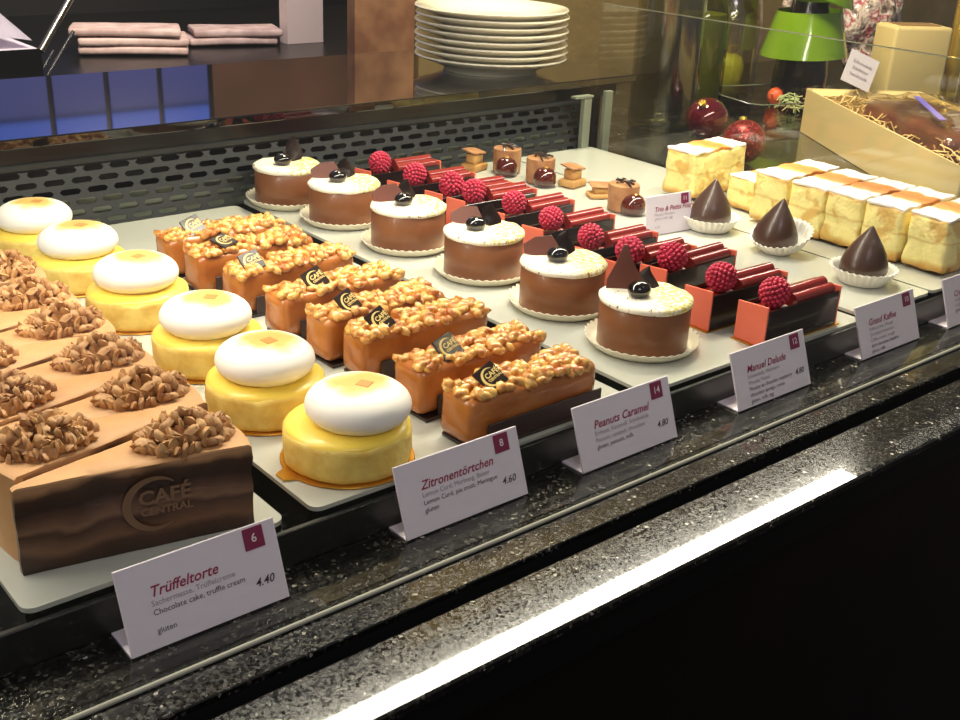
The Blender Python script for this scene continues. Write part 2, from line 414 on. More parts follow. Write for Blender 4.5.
# case lamp housing, carried by two posts
ch = empty('case_lamp', (.45, .66, .33), 0, 'long slim tube lamp above the cakes', 'lamp')
wpart('housing', box(-.32, 1.22, .625, .695, .328, .350, .003), M['steel'], ch)
wpart('arm', box(-.30, -.28, .66, 1.02, .350, .362), M['steel'], ch)
wpart('post', box(-.30, -.28, 1.02, 1.04, ZG, .362), M['steel'], ch)
wpart('arm', box(1.19, 1.21, .39, .66, .350, .362), M['steel'], ch)
wpart('post', box(1.19, 1.21, .385, .405, ZG, .362), M['steel'], ch)

# black front rail below the trays
wpart_root = tag(obj('tray_rail', box(-.2, 1.15, .4205, .424, ZG, -.0045, .0006, 1), M['fascia']), 'low black steel rail running in front of the trays', 'rail')

# back counter: body, polished slab, grille
bc = empty('back_counter', (.6, 1.1, ZG), 0, 'raised black counter with a mirror polished top behind the cakes', 'counter')
wpart('polished_slab', box(.02, 1.058, .960, 1.238, .070, .079, .0012, 2), M['slab'], bc)
wpart('counter_body', box(.02, 1.040, 1.000, 1.236, ZG, .070), M['black'], bc)
wpart('top_trim', box(.02, 1.0, .972, .981, .048, .0535, .0008, 1), M['grille'], bc)
wpart('under_slab_band', box(.02, 1.04, .975, 1.0, .0535, .070), M['black'], bc)
def grille_bm():
    b = bmesh.new(); px, rows = .0245, 6; h = .053 / rows
    for r in range(rows):
        off = (r % 2) * px / 2
        for k in range(-1, 38):
            x0 = .03 + k * px + off; z0 = r * h; x1 = x0 + px; z1 = z0 + h
            R_ = [b.verts.new((x, 0, z)) for x, z in ((x0, z0), (x1, z0), (x1, z1), (x0, z1))]
            cx, cz, a, c_, q = (x0 + x1) / 2, (z0 + z1) / 2, px * .39, h * .28, h * .26
            P_ = [(-a, -c_ + q), (-a + q, -c_), (a - q, -c_), (a, -c_ + q), (a, c_ - q), (a - q, c_), (-a + q, c_), (-a, c_ - q)]
            V_ = [b.verts.new((cx + x, 0, cz + z)) for x, z in P_]
            for f in ((R_[0], R_[1], V_[2], V_[1]), (R_[1], V_[3], V_[2]), (R_[1], R_[2], V_[4], V_[3]), (R_[2], V_[5], V_[4]), (R_[2], R_[3], V_[6], V_[5]), (R_[3], V_[7], V_[6]), (R_[3], R_[0], V_[0], V_[7]), (R_[0], V_[1], V_[0])): b.faces.new(f)
    bmesh.ops.remove_doubles(b, verts=b.verts, dist=1e-5)
    bmesh.ops.solidify(b, geom=b.faces[:], thickness=.0014)
    for v in b.verts: v.co.y += v.co.z * .36
    return b
gr = empty('vent_grille', (.5, .957, -.005), 0, 'dark grey slotted metal vent grille behind the trays', 'grille')
o = obj('slotted_panel', grille_bm(), M['grille'], gr, loc=(-.5, 0, 0))
wpart('mounting_lip', box(.03, .965, .974, .9775, .0485, .0505), M['bracket'], gr)
wpart('deflector_sheet', prism([(.03, .978), (.965, .978), (.965, .982), (.03, .982)], -.012, .016), M['bracket'], gr)

# clamp post at the tray corner
cp = empty('glass_clamp', (.972, .948, ZG), 0, 'pale grey metal clamp post at the back corner of the tray', 'clamp')
wpart('post', box(.962, .974, .950, .957, ZG, .060, .0006, 1), M['bracket'], cp)
wpart('top_plate', box(.945, .974, .948, .957, .060, .0625), M['bracket'], cp)
wpart('post_reflection', box(.992, 1.004, .945, .951, ZG, .066, .0006, 1), M['bracket'], cp)  # pale strip stands in for the reflection of the post

# trays
def tray(x0, x1, z, label, y1=.952, y0=.4255, r=.006):
    t = empty('tray', ((x0 + x1) / 2, .69, ZG), 0, label, 'tray', 'white trays side by side')
    pts = []
    for cx, cy, a0 in ((x1 - r, y0 + r, -90), (x1 - r, y1 - r, 0), (x0 + r, y1 - r, 90), (x0 + r, y0 + r, 180)):
        for k in range(6): a = math.radians(a0 + 18 * k); pts.append((cx + r * math.cos(a), cy + r * math.sin(a)))
    wpart('tray_top', prism(pts, z - .0025, z), M['tray'], t)
    p2 = [(.5 * (x0 + x1) + (x - .5 * (x0 + x1)) * .995, y + (.0005 if y < .6 else -.0005)) for x, y in pts]
    wpart('tray_base', prism(p2, ZG, z - .0025), M['tray_edge'], t)
    return t
T3Z = -.004
tray(.114, .2435, 0, 'white tray under the chocolate truffle cake slices')
tray(.2595, .3505, 0, 'narrow white tray under the lemon meringue tartlets')
tray(.3545, .500, T3Z, 'white tray under the peanut caramel bars')
tray(.5065, .609, 0, 'white tray under the round chocolate cakes')
tray(.6125, .751, -.003, 'white tray under the raspberry chocolate boxes')
tray(.7535, .8505, 0, 'white tray under the dark chocolate drops and petits fours')
tray(.8530, .978, 0, 'rightmost white tray under the cream slices')

# ------------------------------------------------------------------ truffle cake slices
def wedge_pts(L, wr, wt=.004, n=6):
    pts = [(0, -wt / 2), (L, -wr / 2)]
    for k in range(1, n): a = -1 + 2 * k / n; pts.append((L + .004 * (1 - a * a), a * wr / 2))
    pts += [(L, wr / 2), (0, wt / 2)]
    return pts
def wedge_mesh(seed):
    L, wr = .105, .050; P = wedge_pts(L, wr); b = bmesh.new()
    levels = [0, .006, .014, .022, .030, .038, .0445, .0455]
    rings = []
    # resample outline
    out = []
    for i in range(len(P)):
        a, c = Vector(P[i]), Vector(P[(i + 1) % len(P)]); n = max(1, int((c - a).length / .004))
        for k in range(n): out.append(a.lerp(c, k / n))
    for li, z in enumerate(levels):
        ring = []
        for p in out:
            q = Vector((p.x, p.y, z)); ins = .0016 if li == len(levels) - 1 else 0
            ctr = Vector((.06, 0)); d = (ctr - p).normalized() * ins
            nv = noise.noise_vector(Vector((p.x * 90, p.y * 90, z * 130 + seed * 9))) * (.0011 if 0 < li < 6 else .0004)
            ring.append(b.verts.new((p.x + d.x + nv.x, p.y + d.y + nv.y, z + (nv.z * .5 if li else 0))))
        rings.append(ring)
    n = len(out)
    for li, (A, B) in enumerate(zip(rings, rings[1:])):
        for i in range(n):
            f = b.faces.new((A[i], A[(i + 1) % n], B[(i + 1) % n], B[i])); f.material_index = 1 if (li >= 6 or out[i].x > L - .0005) else 0
    f = b.faces.new(rings[-1]); f.material_index = 1
    f = b.faces.new(rings[0][::-1])
    bmesh.ops.triangulate(b, faces=[f for f in b.faces if len(f.verts) > 4])
    return b
def nut_pile(n=120, R=.019, H=.014, seed=0, elong=1.35):
    rnd = random.Random(seed); b = bmesh.new()
    for k in range(n):
        a = rnd.random() * 2 * PI; q = math.sqrt(rnd.random()); x, y = q * R * elong * math.cos(a), q * R * math.sin(a)
        z = (1 - q ** 1.7) * H * rnd.uniform(.35, 1) + .0015
        s = rnd.uniform(.0022, .0038)
        from mathutils import Euler
        c = bmesh.new(); bmesh.ops.create_icosphere(c, subdivisions=1, radius=1)
        Rm = Euler((rnd.random() * 6, rnd.random() * 6, rnd.random() * 6)).to_matrix()
        for v in c.verts: v.co = Rm @ Vector((v.co.x * s * 1.4 * rnd.uniform(.75, 1.25), v.co.y * s * .95 * rnd.uniform(.75, 1.25), v.co.z * s * .55)) + Vector((x, y, z))
        join(b, c)
    return b
def truffle(seed):
    t = empty('truffle_cake_slice', (0, 0, 0))
    obj('cake', wedge_mesh(seed), [M['truffle_side'], M['truffle_top']], t, True, angle=50)
    o = obj('nut_topping', nut_pile(170, R=.0175, seed=seed), M['nut'], t, True, loc=(.082, 0, .0452), angle=50); o['kind'] = 'stuff'
    return t
tproto = [truffle(1), truffle(2)]
G = 'truffle cake slices laid head to tail'
tr = []   # (x_tip, y, reversed, label)
tr.append((.1235, 0.4535, 0, 'truffle cake slice nearest the viewer, its layered cut side showing'))
tr.append((.2320, 0.4840, 1, 'second truffle cake slice, nuts at its left end, right behind the front one'))
tr.append((.1275, 0.5105, 0, 'third truffle cake slice, nuts at its right, level with the second lemon tartlet'))
tr.append((.2320, 0.5385, 1, 'fourth truffle cake slice, nuts at the left edge of the tray'))
tr.append((.1275, 0.5660, 0, 'fifth truffle cake slice, nut pile just in front of the third lemon tartlet'))
tr.append((.2320, 0.5940, 1, 'sixth truffle cake slice, mostly hidden at the left edge of the tray'))
tr.append((.1285, 0.6215, 0, 'seventh truffle cake slice, nuts beside the third lemon tartlet'))
tr.append((.2320, 0.6495, 1, 'eighth truffle cake slice, pointing right between two nut piles'))
tr.append((.1285, 0.6770, 0, 'second hindmost truffle cake slice of those with nuts at the right'))
tr.append((.1285, 0.7325, 0, 'hindmost truffle cake slice in the row'))
used = set()
for i, (x, y, rev, lab) in enumerate(tr):
    k = i % 2
    o = tproto[k] if k not in used else copy_tree(tproto[k]); used.add(k)
    o.location = (x, y, 0.0002); o.rotation_euler = (0, 0, PI if rev else (random.uniform(-.02, .02) if i else 0))
    tag(o, lab, 'cake slice', G)
    if i == 0: o.scale = (1, .93, .975)
# print on the film of the front slice
lg = logo(.034)
first = tproto[0]
side_a = math.atan2(-.0235, .105)
o = obj('film_print', lg, M['film'], first, rot=(PI / 2, 0, side_a)); o.location = (.0590, -.0166, .0245); o['label'] = 'cream printed lettering on clear film'

# ------------------------------------------------------------------ lemon tartlets
def lemon():
    t = empty('lemon_tartlet', (0, 0, 0))
    rnd = random.Random(3)
    b = lathe([(0, 0), (.0368, 0), (.0372, .0006), (.0368, .0012), (0, .0012)], 48)
    tab = prism([(-.043, -.004), (-.035, -.008), (-.035, .008), (-.043, .004)], .0001, .0011); join(b, tab)
    obj('gold_board', b, M['goldcard'], t)
    def wob(a, r, z):
        n_ = noise.noise(Vector((math.cos(a) * 3, math.sin(a) * 3, z * 200)));
        return r + n_ * .0010, z + (.0006 * noise.noise(Vector((math.cos(a) * 6, math.sin(a) * 6, 4))) if z > .002 else 0)
    obj('crust', lathe([(0, .0013), (.0335, .0013), (.0345, .002), (.0350, .006), (.0353, .012), (.0353, .018), (.0348, .0205), (.0335, .0212), (.0325, .0205), (.0320, .017), (0, .017)], 64, wob=wob), M['crust'], t, True, angle=60)
    obj('lemon_curd', lathe([(0, .018), (.0322, .0175), (.0338, .0188), (.0344, .0200), (.0340, .0214), (.0322, .0228), (.029, .0238), (.026, .0244), (0, .0246)], 56), M['curd'], t, True, angle=180)
    pr = []
    for k in range(19):
        a = -PI / 2 + PI * k / 18; c_ = math.cos(a); s_ = math.sin(a)
        pr.append((.0292 * (abs(c_) ** .74), .0325 + (.0125 if s_ > 0 else .0122) * s_))
    o = obj('meringue', lathe([(0, pr[0][1])] + pr[1:-1] + [(0, pr[-1][1])], 56), M['meringue'], t, True, angle=180)
    m_ = obj('scorch_mark', box(-.004, .004, -.004, .004, .0443, .0452, .0004, 1), M['brand'], o, rot=(0, 0, .5)); m_.location = (.002, -.003, 0)
    return t
lp = lemon()
LE = [(.3045, .4625, 'lemon meringue tartlet at the front, behind the second price card'),
      (.2985, .5405, 'second lemon meringue tartlet, just behind the frontmost one'),
      (.3045, .6300, 'third lemon meringue tartlet, left of the dark gap with four tartlets before the grille'),
      (.2995, .7210, 'fourth lemon meringue tartlet, left of the middle caramel bars'),
      (.2930, .8120, 'fifth lemon meringue tartlet, next to the hindmost one'),
      (.2890, .8900, 'hindmost lemon meringue tartlet, touching the vent grille in view')]
LE[2] = (.3030, .6225, 'third lemon meringue tartlet from the front')
for i, (x, y, lab) in enumerate(LE):
    o = lp if i == 0 else copy_tree(lp); o.location = (x, y, .0002); o.rotation_euler = (0, 0, [.0, -.35, .3, -.2, .1, .3][i]); tag(o, lab, 'tartlet', 'lemon meringue tartlets in a row')
    for c in o.children:
        if c.name.startswith('meringue'): c.location = [(.0050, -.0030, 0), (0, 0, 0), (-.001, 0, 0), (0, .001, 0), (.001, 0, 0), (0, 0, 0)][i]

# ------------------------------------------------------------------ peanut caramel bars
def peanut_bar(seed):
    t = empty('peanut_caramel_bar', (0, 0, 0)); rnd = random.Random(seed)
    L, W, H = .101, .029, .032
    from mathutils import Euler
    b = rough_box(L, W, .0022, H, .005, .0010, 70, .0045, seed)
    obj('caramel_body', b, M['caramel'], t, True, angle=180)
    obj('base_board', box(-L / 2 + .002, L / 2 + .002, -W / 2 - .0030, W / 2 - .001, 0, .0020, .0004, 1), M['darkchoc'], t)
    obj('chocolate_side', box(-L / 2 + .012, L / 2 + .002, -W / 2 - .0026, -W / 2 - .0012, .0022, .0155, .0003, 1), M['darkchoc_matte'], t)
    nb = bmesh.new()
    for k in range(150):
        x = rnd.uniform(-L / 2 + .002, L / 2 - .002); y = rnd.uniform(-W / 2 + .0008, W / 2 - .0008)
        e = max(abs(y) / (W / 2) - .75, 0) * 4; z = H + rnd.uniform(-.0014, .0026) * (1 - .5 * e) - .0020 * e
        s = rnd.uniform(.0032, .0046)
        c = ico(1, 1 if k % 3 else 2, (s * 1.35, s * .9, s * .75), (x, y, z), Euler((rnd.uniform(-.7, .7), rnd.uniform(-.7, .7), rnd.random() * PI)), .1, 1.5, k)
        join(nb, c)
    o = obj('peanut_topping', nb, M['peanut'], t, True, angle=180); o['kind'] = 'stuff'
    q = obj('chocolate_plaque', box(-.0078, .0078, -.0078, .0078, -.001, .001, .0004, 1), M['darkchoc'], t)
    q.location = (-.028, -.004, H + .0062); q.rotation_euler = (.62, -.32, .12)
    q['label'] = 'dark chocolate square with gold lettering'
    g = obj('gold_lettering', logo(.0142), M['goldprint'], q); g.location = (.0002, -.0002, .00125)
    return t
pp = [peanut_bar(11), peanut_bar(12), peanut_bar(13)]
pr_lab = ['peanut caramel bar at the front, dark chocolate plate along its side', 'second peanut caramel bar from the front', 'third peanut caramel bar from the front', 'fourth peanut caramel bar from the front', 'fourth peanut caramel bar from the back', 'third peanut caramel bar from the back', 'second hindmost peanut caramel bar, its plaque lying flat', 'hindmost peanut caramel bar, nearest the vent grille']
PB = [(.4165, .4460, 0), (.4175, .4950, .02), (.4190, .5530, -.03), (.4150, .5930, .02), (.4130, .6430, .0), (.4100, .7010, .03), (.4060, .7530, .0), (.4050, .7990, -.03)]
for i, (x, y, rz) in enumerate(PB):
    o = pp[i % 3] if i < 3 else copy_tree(pp[i % 3]); o.location = (x, y, T3Z + .0002); o.rotation_euler = (0, 0, rz)
    tag(o, pr_lab[i], 'cake bar', 'peanut caramel bars in a row')
    if i >= 1:
        for c in o.children:
            if c.name.startswith('chocolate_plaque'):
                c.location.x += [0, .006, -.004, .001, .003, -.002, .004, -.003][i]
                c.rotation_euler = [(0, 0, 0), (.75, -.25, .1), (.7, -.3, .25), (.8, -.2, .3), (.75, -.35, .05), (.7, -.25, -.1), (.25, -.1, .4), (.8, -.3, .1)][i]

# ------------------------------------------------------------------ round chocolate cakes
def round_cake(var):
    t = empty('round_chocolate_cake', (0, 0, 0))
    N = 40
    def scal(a, r, z):
        if r < .033: return r, z
        s_ = .5 + .5 * math.cos(a * N); k = (r - .033) / .006
        return r + .0013 * s_ * k, z + .0014 * s_ * k
    pf = [(0, .0003), (.034, .0003), (.0370, .0026), (.0394, .0062), (.0390, .0066), (.0364, .0034), (.034, .0014), (0, .0014)]
    bm = lathe(pf, 240, wob=scal)
    for f in bm.faces:
        c = f.calc_center_median(); f.material_index = 1 if f.normal.z > .1 or False else 0
    obj('paper_doily', bm, [M['doily'], M['doily_in']], t, True, angle=60)
    obj('mousse', lathe([(0, .0015), (.0312, .0015), (.0318, .0022), (.0318, .0325), (.0312, .0330), (0, .0330)], 72), M['milk'], t, True, angle=60)
    def cw(a, r, z):
        n_ = noise.noise(Vector((math.cos(a) * 2.5 + var, math.sin(a) * 2.5, r * 60)))
        return r + .0007 * n_, z + .0009 * n_
    obj('cream_top', lathe([(.0300, .0328), (.0320, .0330), (.0328, .0340), (.0326, .0358), (.0305, .0374), (.026, .0380), (.018, .0383), (.009, .0383), (0, .0383)], 64, wob=cw), M['cream'], t, True, angle=180)
    # a tall leaf of chocolate, a curl of chocolate, one black glossy berry
    if var != 2:
        pts = [(-.0135, 0), (.0125, 0), (.0135, .006), (.0065, .019), (.0015, .0325), (-.001, .0325), (-.0060, .021), (-.0125, .009)] if var == 0 else [(-.014, 0), (.012, 0), (.012, .008), (.004, .017), (-.008, .014), (-.016, .007)]
        sh = prism(pts, -.0006, .0006, .0002, 1); bmesh.ops.rotate(sh, verts=sh.verts, cent=(0, 0, 0), matrix=Matrix.Rotation(PI / 2, 3, 'X'))
        o = obj('chocolate_leaf', sh, M['choc_shard'], t); o.location = (-.007, .014, .0365) if var == 0 else (-.008, .014, .0370); o.rotation_euler = (-.18, -.05, -.65) if var == 0 else (-.35, .1, -.9)
    b = bmesh.new(); n = 9
    rows = []
    for i in range(n):
        u = i / (n - 1); row = []
        for j in range(5):
            v = j / 4 - .5; wd = .017 * math.sin(.55 + u * 2.45)
            row.append(b.verts.new((v * wd + .002 * math.sin(u * 5), .004 * math.sin(u * 3.0) + .004 * (1 - 4 * v * v) * -1, u * (.018 if var != 2 else .024))))
        rows.append(row)
    for A, B in zip(rows, rows[1:]):
        for j in range(4): b.faces.new((A[j], A[j + 1], B[j + 1], B[j]))
    bmesh.ops.solidify(b, geom=b.faces[:], thickness=.0010)
    o = obj('chocolate_curl', b, M['darkchoc_matte'], t, True, angle=60); o.location = (.006, .006, .0365) if var == 0 else (.007, .006, .0372); o.rotation_euler = (-.75, .25, -.75) if var == 0 else (-.35, .25, -.5)
    o = obj('black_berry', ico(.0078, 3, (1.1, 1, .80)), M['berry_black'], t, True, angle=180); o.location = (-.009, -.001, .0428) if var != 2 else (-.008, -.004, .0428)
    return t
rc = [round_cake(0), round_cake(1), round_cake(2)]
RC = [(.5637, .4826, 0, .0, 'round chocolate cake at the front with a tall pointed chocolate leaf', 0),
      (.5680, .5700, 1, .1, 'second round chocolate cake from the front', 0),
      (.5665, .6610, 1, -.15, 'third round chocolate cake from the front', 0),
      (.5585, .7530, 1, .35, 'third round chocolate cake from the back, a leaf sticking out at the left', 0),
      (.5530, .8440, 1, .2, 'second hindmost round chocolate cake, with two brown shards', 0),
      (.5420, .9240, 2, .0, 'hindmost round chocolate cake, against the vent grille', 0)]
seen = set()
for x, y, v, rz, lab, _ in RC:
    o = rc[v] if v not in seen else copy_tree(rc[v]); seen.add(v)
    o.location = (x, y, .0002); o.rotation_euler = (0, 0, rz); tag(o, lab, 'cake', 'round chocolate cakes in a row')

# ------------------------------------------------------------------ raspberry chocolate boxes
def raspberry_bm(r=.0112):
    b = ico(r * .86, 2, (1, 1, 1.05))
    n = 110; ga = PI * (3 - math.sqrt(5))
    for k in range(n):
        z = 1 - 2 * (k + .5) / n; q = math.sqrt(1 - z * z); a = k * ga
        p = Vector((q * math.cos(a), q * math.sin(a), z * 1.05)) * r * .88
        join(b, ico(r * .165, 1, loc=p))
    return b
RB = raspberry_bm(); rb_me = bpy.data.meshes.new('raspberry'); RB.to_mesh(rb_me); RB.free(); rb_me.materials.append(M['rasp'])
for p in rb_me.polygons: p.use_smooth = True
def berry_box():
    t = empty('raspberry_chocolate_box', (0, 0, 0)); L, W, H = .086, .0240, .0275
    obj('gold_board', box(-L / 2 - .003, L / 2 + .005, -W / 2 - .002, W / 2 + .002, 0, .0008), M['goldcard'], t)
    obj('filling', box(-L / 2 + .001, L / 2 - .001, -W / 2 + .001, W / 2 - .001, .0009, H - .0035, .001, 2), M['redglaze'], t, True)
    for s in (-1, 1):
        y0 = s * W / 2; obj('chocolate_side', box(-L / 2 + .001, L / 2, y0 - .0009, y0 + .0009, .0009, H, .0003, 1), M['boxside'], t)
    for s in (-1, 1):
        sh = prism([(-W / 2 - .0012, 0), (W / 2 + .0012, 0), (W / 2 + .0012, H + .001), (-W / 2 - .0012, H + .003)], -.0008, .0008, .0002, 1)
        o = obj('coral_plate', sh, M['coral'], t, rot=(PI / 2, 0, PI / 2)); o.location = (s * (L / 2 + .0002), 0, .0010)
        o['label'] = 'coral coloured chocolate plate'
    for (yy, zz, xa, xb) in ((-.0066, H + .0010, -.008, .039), (.0066, H + .0010, -.007, .040), (0, H + .0042, -.006, .038)):
        q = tube([(xa, yy, zz), (xb, yy, zz)], .0046, 14); obj('chocolate_roll', q, M['roll'], t, True, angle=40)
    o = bpy.data.objects.new('raspberry', rb_me); COL.objects.link(o); o.parent = t; o.location = (-.0225, -.001, H + .0080); o.rotation_euler = (.4, .3, 0)
    b = bmesh.new(); join(b, ico(.0022, 2, (1.6, 1, .5), (-.0155, -.006, H - .0028))); join(b, ico(.0018, 2, (1.3, 1, .5), (-.036, .006, H - .0030)))
    obj('modelled_highlight', b, M['cream'], t, True)  # white dabs modelled as highlights on the red glaze
    return t
bb = berry_box()
BY = [.4440, .4870, .5410, .5690, .6120, .6680, .7220, .7700, .7990, .8470, .9020]
bl = ['raspberry topped chocolate box at the front, directly behind the fourth price card', 'second raspberry topped chocolate box from the front', 'third raspberry topped chocolate box from the front', 'fourth raspberry topped chocolate box from the front', 'fifth raspberry topped chocolate box from the front', 'middle raspberry topped chocolate box of the row of eleven', 'fifth raspberry topped chocolate box from the back', 'fourth raspberry topped chocolate box from the back', 'third raspberry topped chocolate box from the back', 'second hindmost raspberry topped chocolate box', 'hindmost raspberry topped chocolate box, before the vent grille']
BX = [.6790, .6710, .6790, .6610, .6620, .6690, .6720, .6680, .6650, .6560, .6560]
for i, (x, y) in enumerate(zip(BX, BY)):
    o = bb if i == 0 else copy_tree(bb); o.location = (x, y, -.0028); o.rotation_euler = (0, 0, random.Random(i).uniform(-.03, .03) if i else -.01)
    tag(o, bl[i], 'cake', 'raspberry chocolate boxes in a row')
    if i:
        rr = random.Random(i + 40)
        for c in o.children:
            if c.name.startswith('raspberry'): c.rotation_euler = (rr.random() * 3, rr.random() * 3, rr.random() * 3); c.location.x += rr.uniform(-.002, .002); s = rr.uniform(.92, 1.08); c.scale = (s, s, s)

# ------------------------------------------------------------------ dark chocolate drops in paper cups
def drop_thing():
    t = empty('chocolate_drop', (0, 0, 0))
    b = lathe([(0, 0), (.016, 0), (.0185, .002), (.0198, .007), (.0190, .013), (.0165, .020), (.0125, .027), (.0082, .033), (.0046, .038), (.0020, .0415), (.0008, .0428), (0, .0430)], 40)
    for v in b.verts:
        k = v.co.z / .043; v.co.x += .0035 * k * k + (-.0028) * math.sin(k * PI) * .3; v.co.x *= 1 - .10 * k
        a = math.atan2(v.co.y, v.co.x); r = math.hypot(v.co.x, v.co.y); f = 1 + .05 * math.cos(a * 2 + k * 3) * (1 - k); v.co.x *= f; v.co.y *= f
        v.co.z += .0045
    obj('chocolate_shell', b, M['drop'], t, True, angle=180)
    n = 120; R0, R1, Hc = .0185, .0262, .0135
    def fl(a, r, z):
        s = (.5 + .5 * math.cos(a * 30)); k = z / Hc
        return r + .0022 * s * k, z
    c = lathe([(0, .0004), (R0, .0004), (R0 + .0008, .0012), (R0 + .0035, Hc * .4), (R1 - .002, Hc * .8), (R1, Hc), (R1 - .0005, Hc), (R1 - .0027, Hc * .8), (R0 + .0028, Hc * .4), (R0 - .0002, .0020), (0, .0014)], 300, wob=fl)
    obj('paper_cup', c, M['cup'], t, True, angle=180)
    return t
dr = drop_thing()
for i, (x, y, rx, ry, rz, lab) in enumerate([(.8220, .4730, 0, 0, .15, 'dark chocolate drop at the front, in an upright white paper cup'), (.8280, .5670, .0, .0, -.3, 'middle dark chocolate drop, its paper cup splayed to the right'), (.8300, .6430, 0, 0, .3, 'hindmost dark chocolate drop, beside the small standing card')]):
    o = dr if i == 0 else copy_tree(dr); o.location = (x, y, .0002); o.rotation_euler = (rx, ry, rz); tag(o, lab, 'chocolate', 'dark chocolate drops in paper cups')
    if i == 1:
        for c in o.children:
            if c.name.startswith('paper_cup'): c.rotation_euler = (.0, -.30, 0.3); c.location = (.007, -.002, .0045)

# ------------------------------------------------------------------ cream slices
def cream_slice(seed):
    t = empty('cream_slice', (0, 0, 0)); L, W, H = .088, .0375, .046
    b = rough_box(L, W, 0, H, .0040, .0030, 75, .0025, seed)
    obj('custard_block', b, M['custard'], t, True, angle=180)
    b = rough_box(L - .001, W - .001, H - .0005, H + .0026, .0040, .0016, 95, .0010, seed + 4)
    obj('pastry_lid', b, M['pastry_top'], t, True, angle=180)
    return t
cs = [cream_slice(21), cream_slice(22)]
CS = [(.9335, .4590, 0, 0, 'cream slice at the front right, a dark gap behind it'), (.9320, .5020, 0, 0, 'second cream slice, right behind the front one'), (.9310, .5410, 0, 0, 'third cream slice, pressed between two others'), (.9300, .5800, 0, 0, 'fourth cream slice, pressed behind the third'),
      (.9310, .6230, .03, 0, 'third cream slice from the back, slightly apart'), (.9450, .6670, -.12, .0, 'second cream slice from the back, sunken and ragged'), (.9330, .7380, .06, 0, 'hindmost cream slice, tall and standing apart from the row')]
seen = set()
for i, (x, y, rz, rx, lab) in enumerate(CS):
    k = i % 2; o = cs[k] if k not in seen else copy_tree(cs[k]); seen.add(k)
    o.location = (x, y, .0016 if True else 0); o.rotation_euler = (rx, 0, rz); tag(o, lab, 'cake slice', 'cream slices in a row')
    if i == 5: o.scale = (.85, .92, .66)

# ------------------------------------------------------------------ petits fours at the back
def mousse_drum():
    t = empty('mousse_petit_four', (0, 0, 0))
    obj('tan_mousse', lathe([(0, 0), (.0135, 0), (.0150, .001), (.0155, .024), (.0150, .026), (0, .026)], 32, wob=lambda a, r, z: (r + .0006 * noise.noise(Vector((math.cos(a) * 3, math.sin(a) * 3, z * 90))), z)), M['tan'], t, True, angle=50)
    o = obj('glazed_dome', lathe([(0, 0), (.0110, 0), (.0125, .005), (.0118, .012), (.0085, .0172), (.004, .0192), (0, .0195)], 28), M['darkglaze'], t, True, angle=180); o.location = (-.011, -.012, .0002)
    rnd = random.Random(5)
    for k in range(6):
        p = Vector((rnd.uniform(-.009, .009), rnd.uniform(-.009, .009), .0262 + .0008)); a = rnd.random() * PI; d = Vector((math.cos(a), math.sin(a), rnd.uniform(0, .5))) * .0065
        pts = [p - d * .8 + Vector((0, 0, .0008)), p + Vector((0, 0, .0020)), p + d]
        obj('chocolate_shaving', tube(pts, [.0009, .0014, .0007], 6), M['darkchoc'], t, True)
    g = obj('gold_flake', ico(.0022, 1, (1.4, 1, .5), amp=.4), M['goldleaf'], t); g.location = (-.012, -.0140, .0200)
    return t
md = mousse_drum()
for i, (x, y, lab) in enumerate([(.8060, .9080, 'mousse petit four at the back left, next to a marzipan biscuit'), (.8080, .8560, 'mousse petit four in the middle with a glossy dark dome'), (.8060, .7330, 'mousse petit four standing behind the small price card')]):
    o = md if i == 0 else copy_tree(md); o.location = (x, y, .0002); o.rotation_euler = (0, 0, .3 * i); tag(o, lab, 'petit four', 'mousse petits fours')
def biscuit():
    t = empty('marzipan_biscuit', (0, 0, 0))
    obj('biscuit_base', rough_box(.026, .020, 0, .008, .004, .0006, 90, .002, 1), M['marzipan'], t, True, angle=180)
    obj('marzipan_block', rough_box(.017, .013, .0078, .019, .004, .0006, 90, .002, 2), M['marzipan'], t, True, angle=180)
    o = obj('pastry_leaf', rough_box(.024, .018, 0, .0022, .004, .0007, 90, .0008, 3), M['tan'], t, True, angle=180); o.location = (0, .001, .0196); o.rotation_euler = (.15, .12, 0)
    return t
bi = biscuit()
for i, (x, y, rz, lab) in enumerate([(.7800, .9320, .3, 'marzipan biscuit at the back left of the petits fours'), (.8270, .8260, .2, 'marzipan biscuit right of the middle mousse petit four'), (.8220, .7780, -.5, 'flat marzipan biscuit lying askew before the empty part of the tray')]):
    o = bi if i == 0 else copy_tree(bi); o.location = (x, y, .0002); o.rotation_euler = (0, 0, rz); tag(o, lab, 'petit four', 'marzipan biscuits')
    if i == 2: o.scale = (1.1, 1, .6)

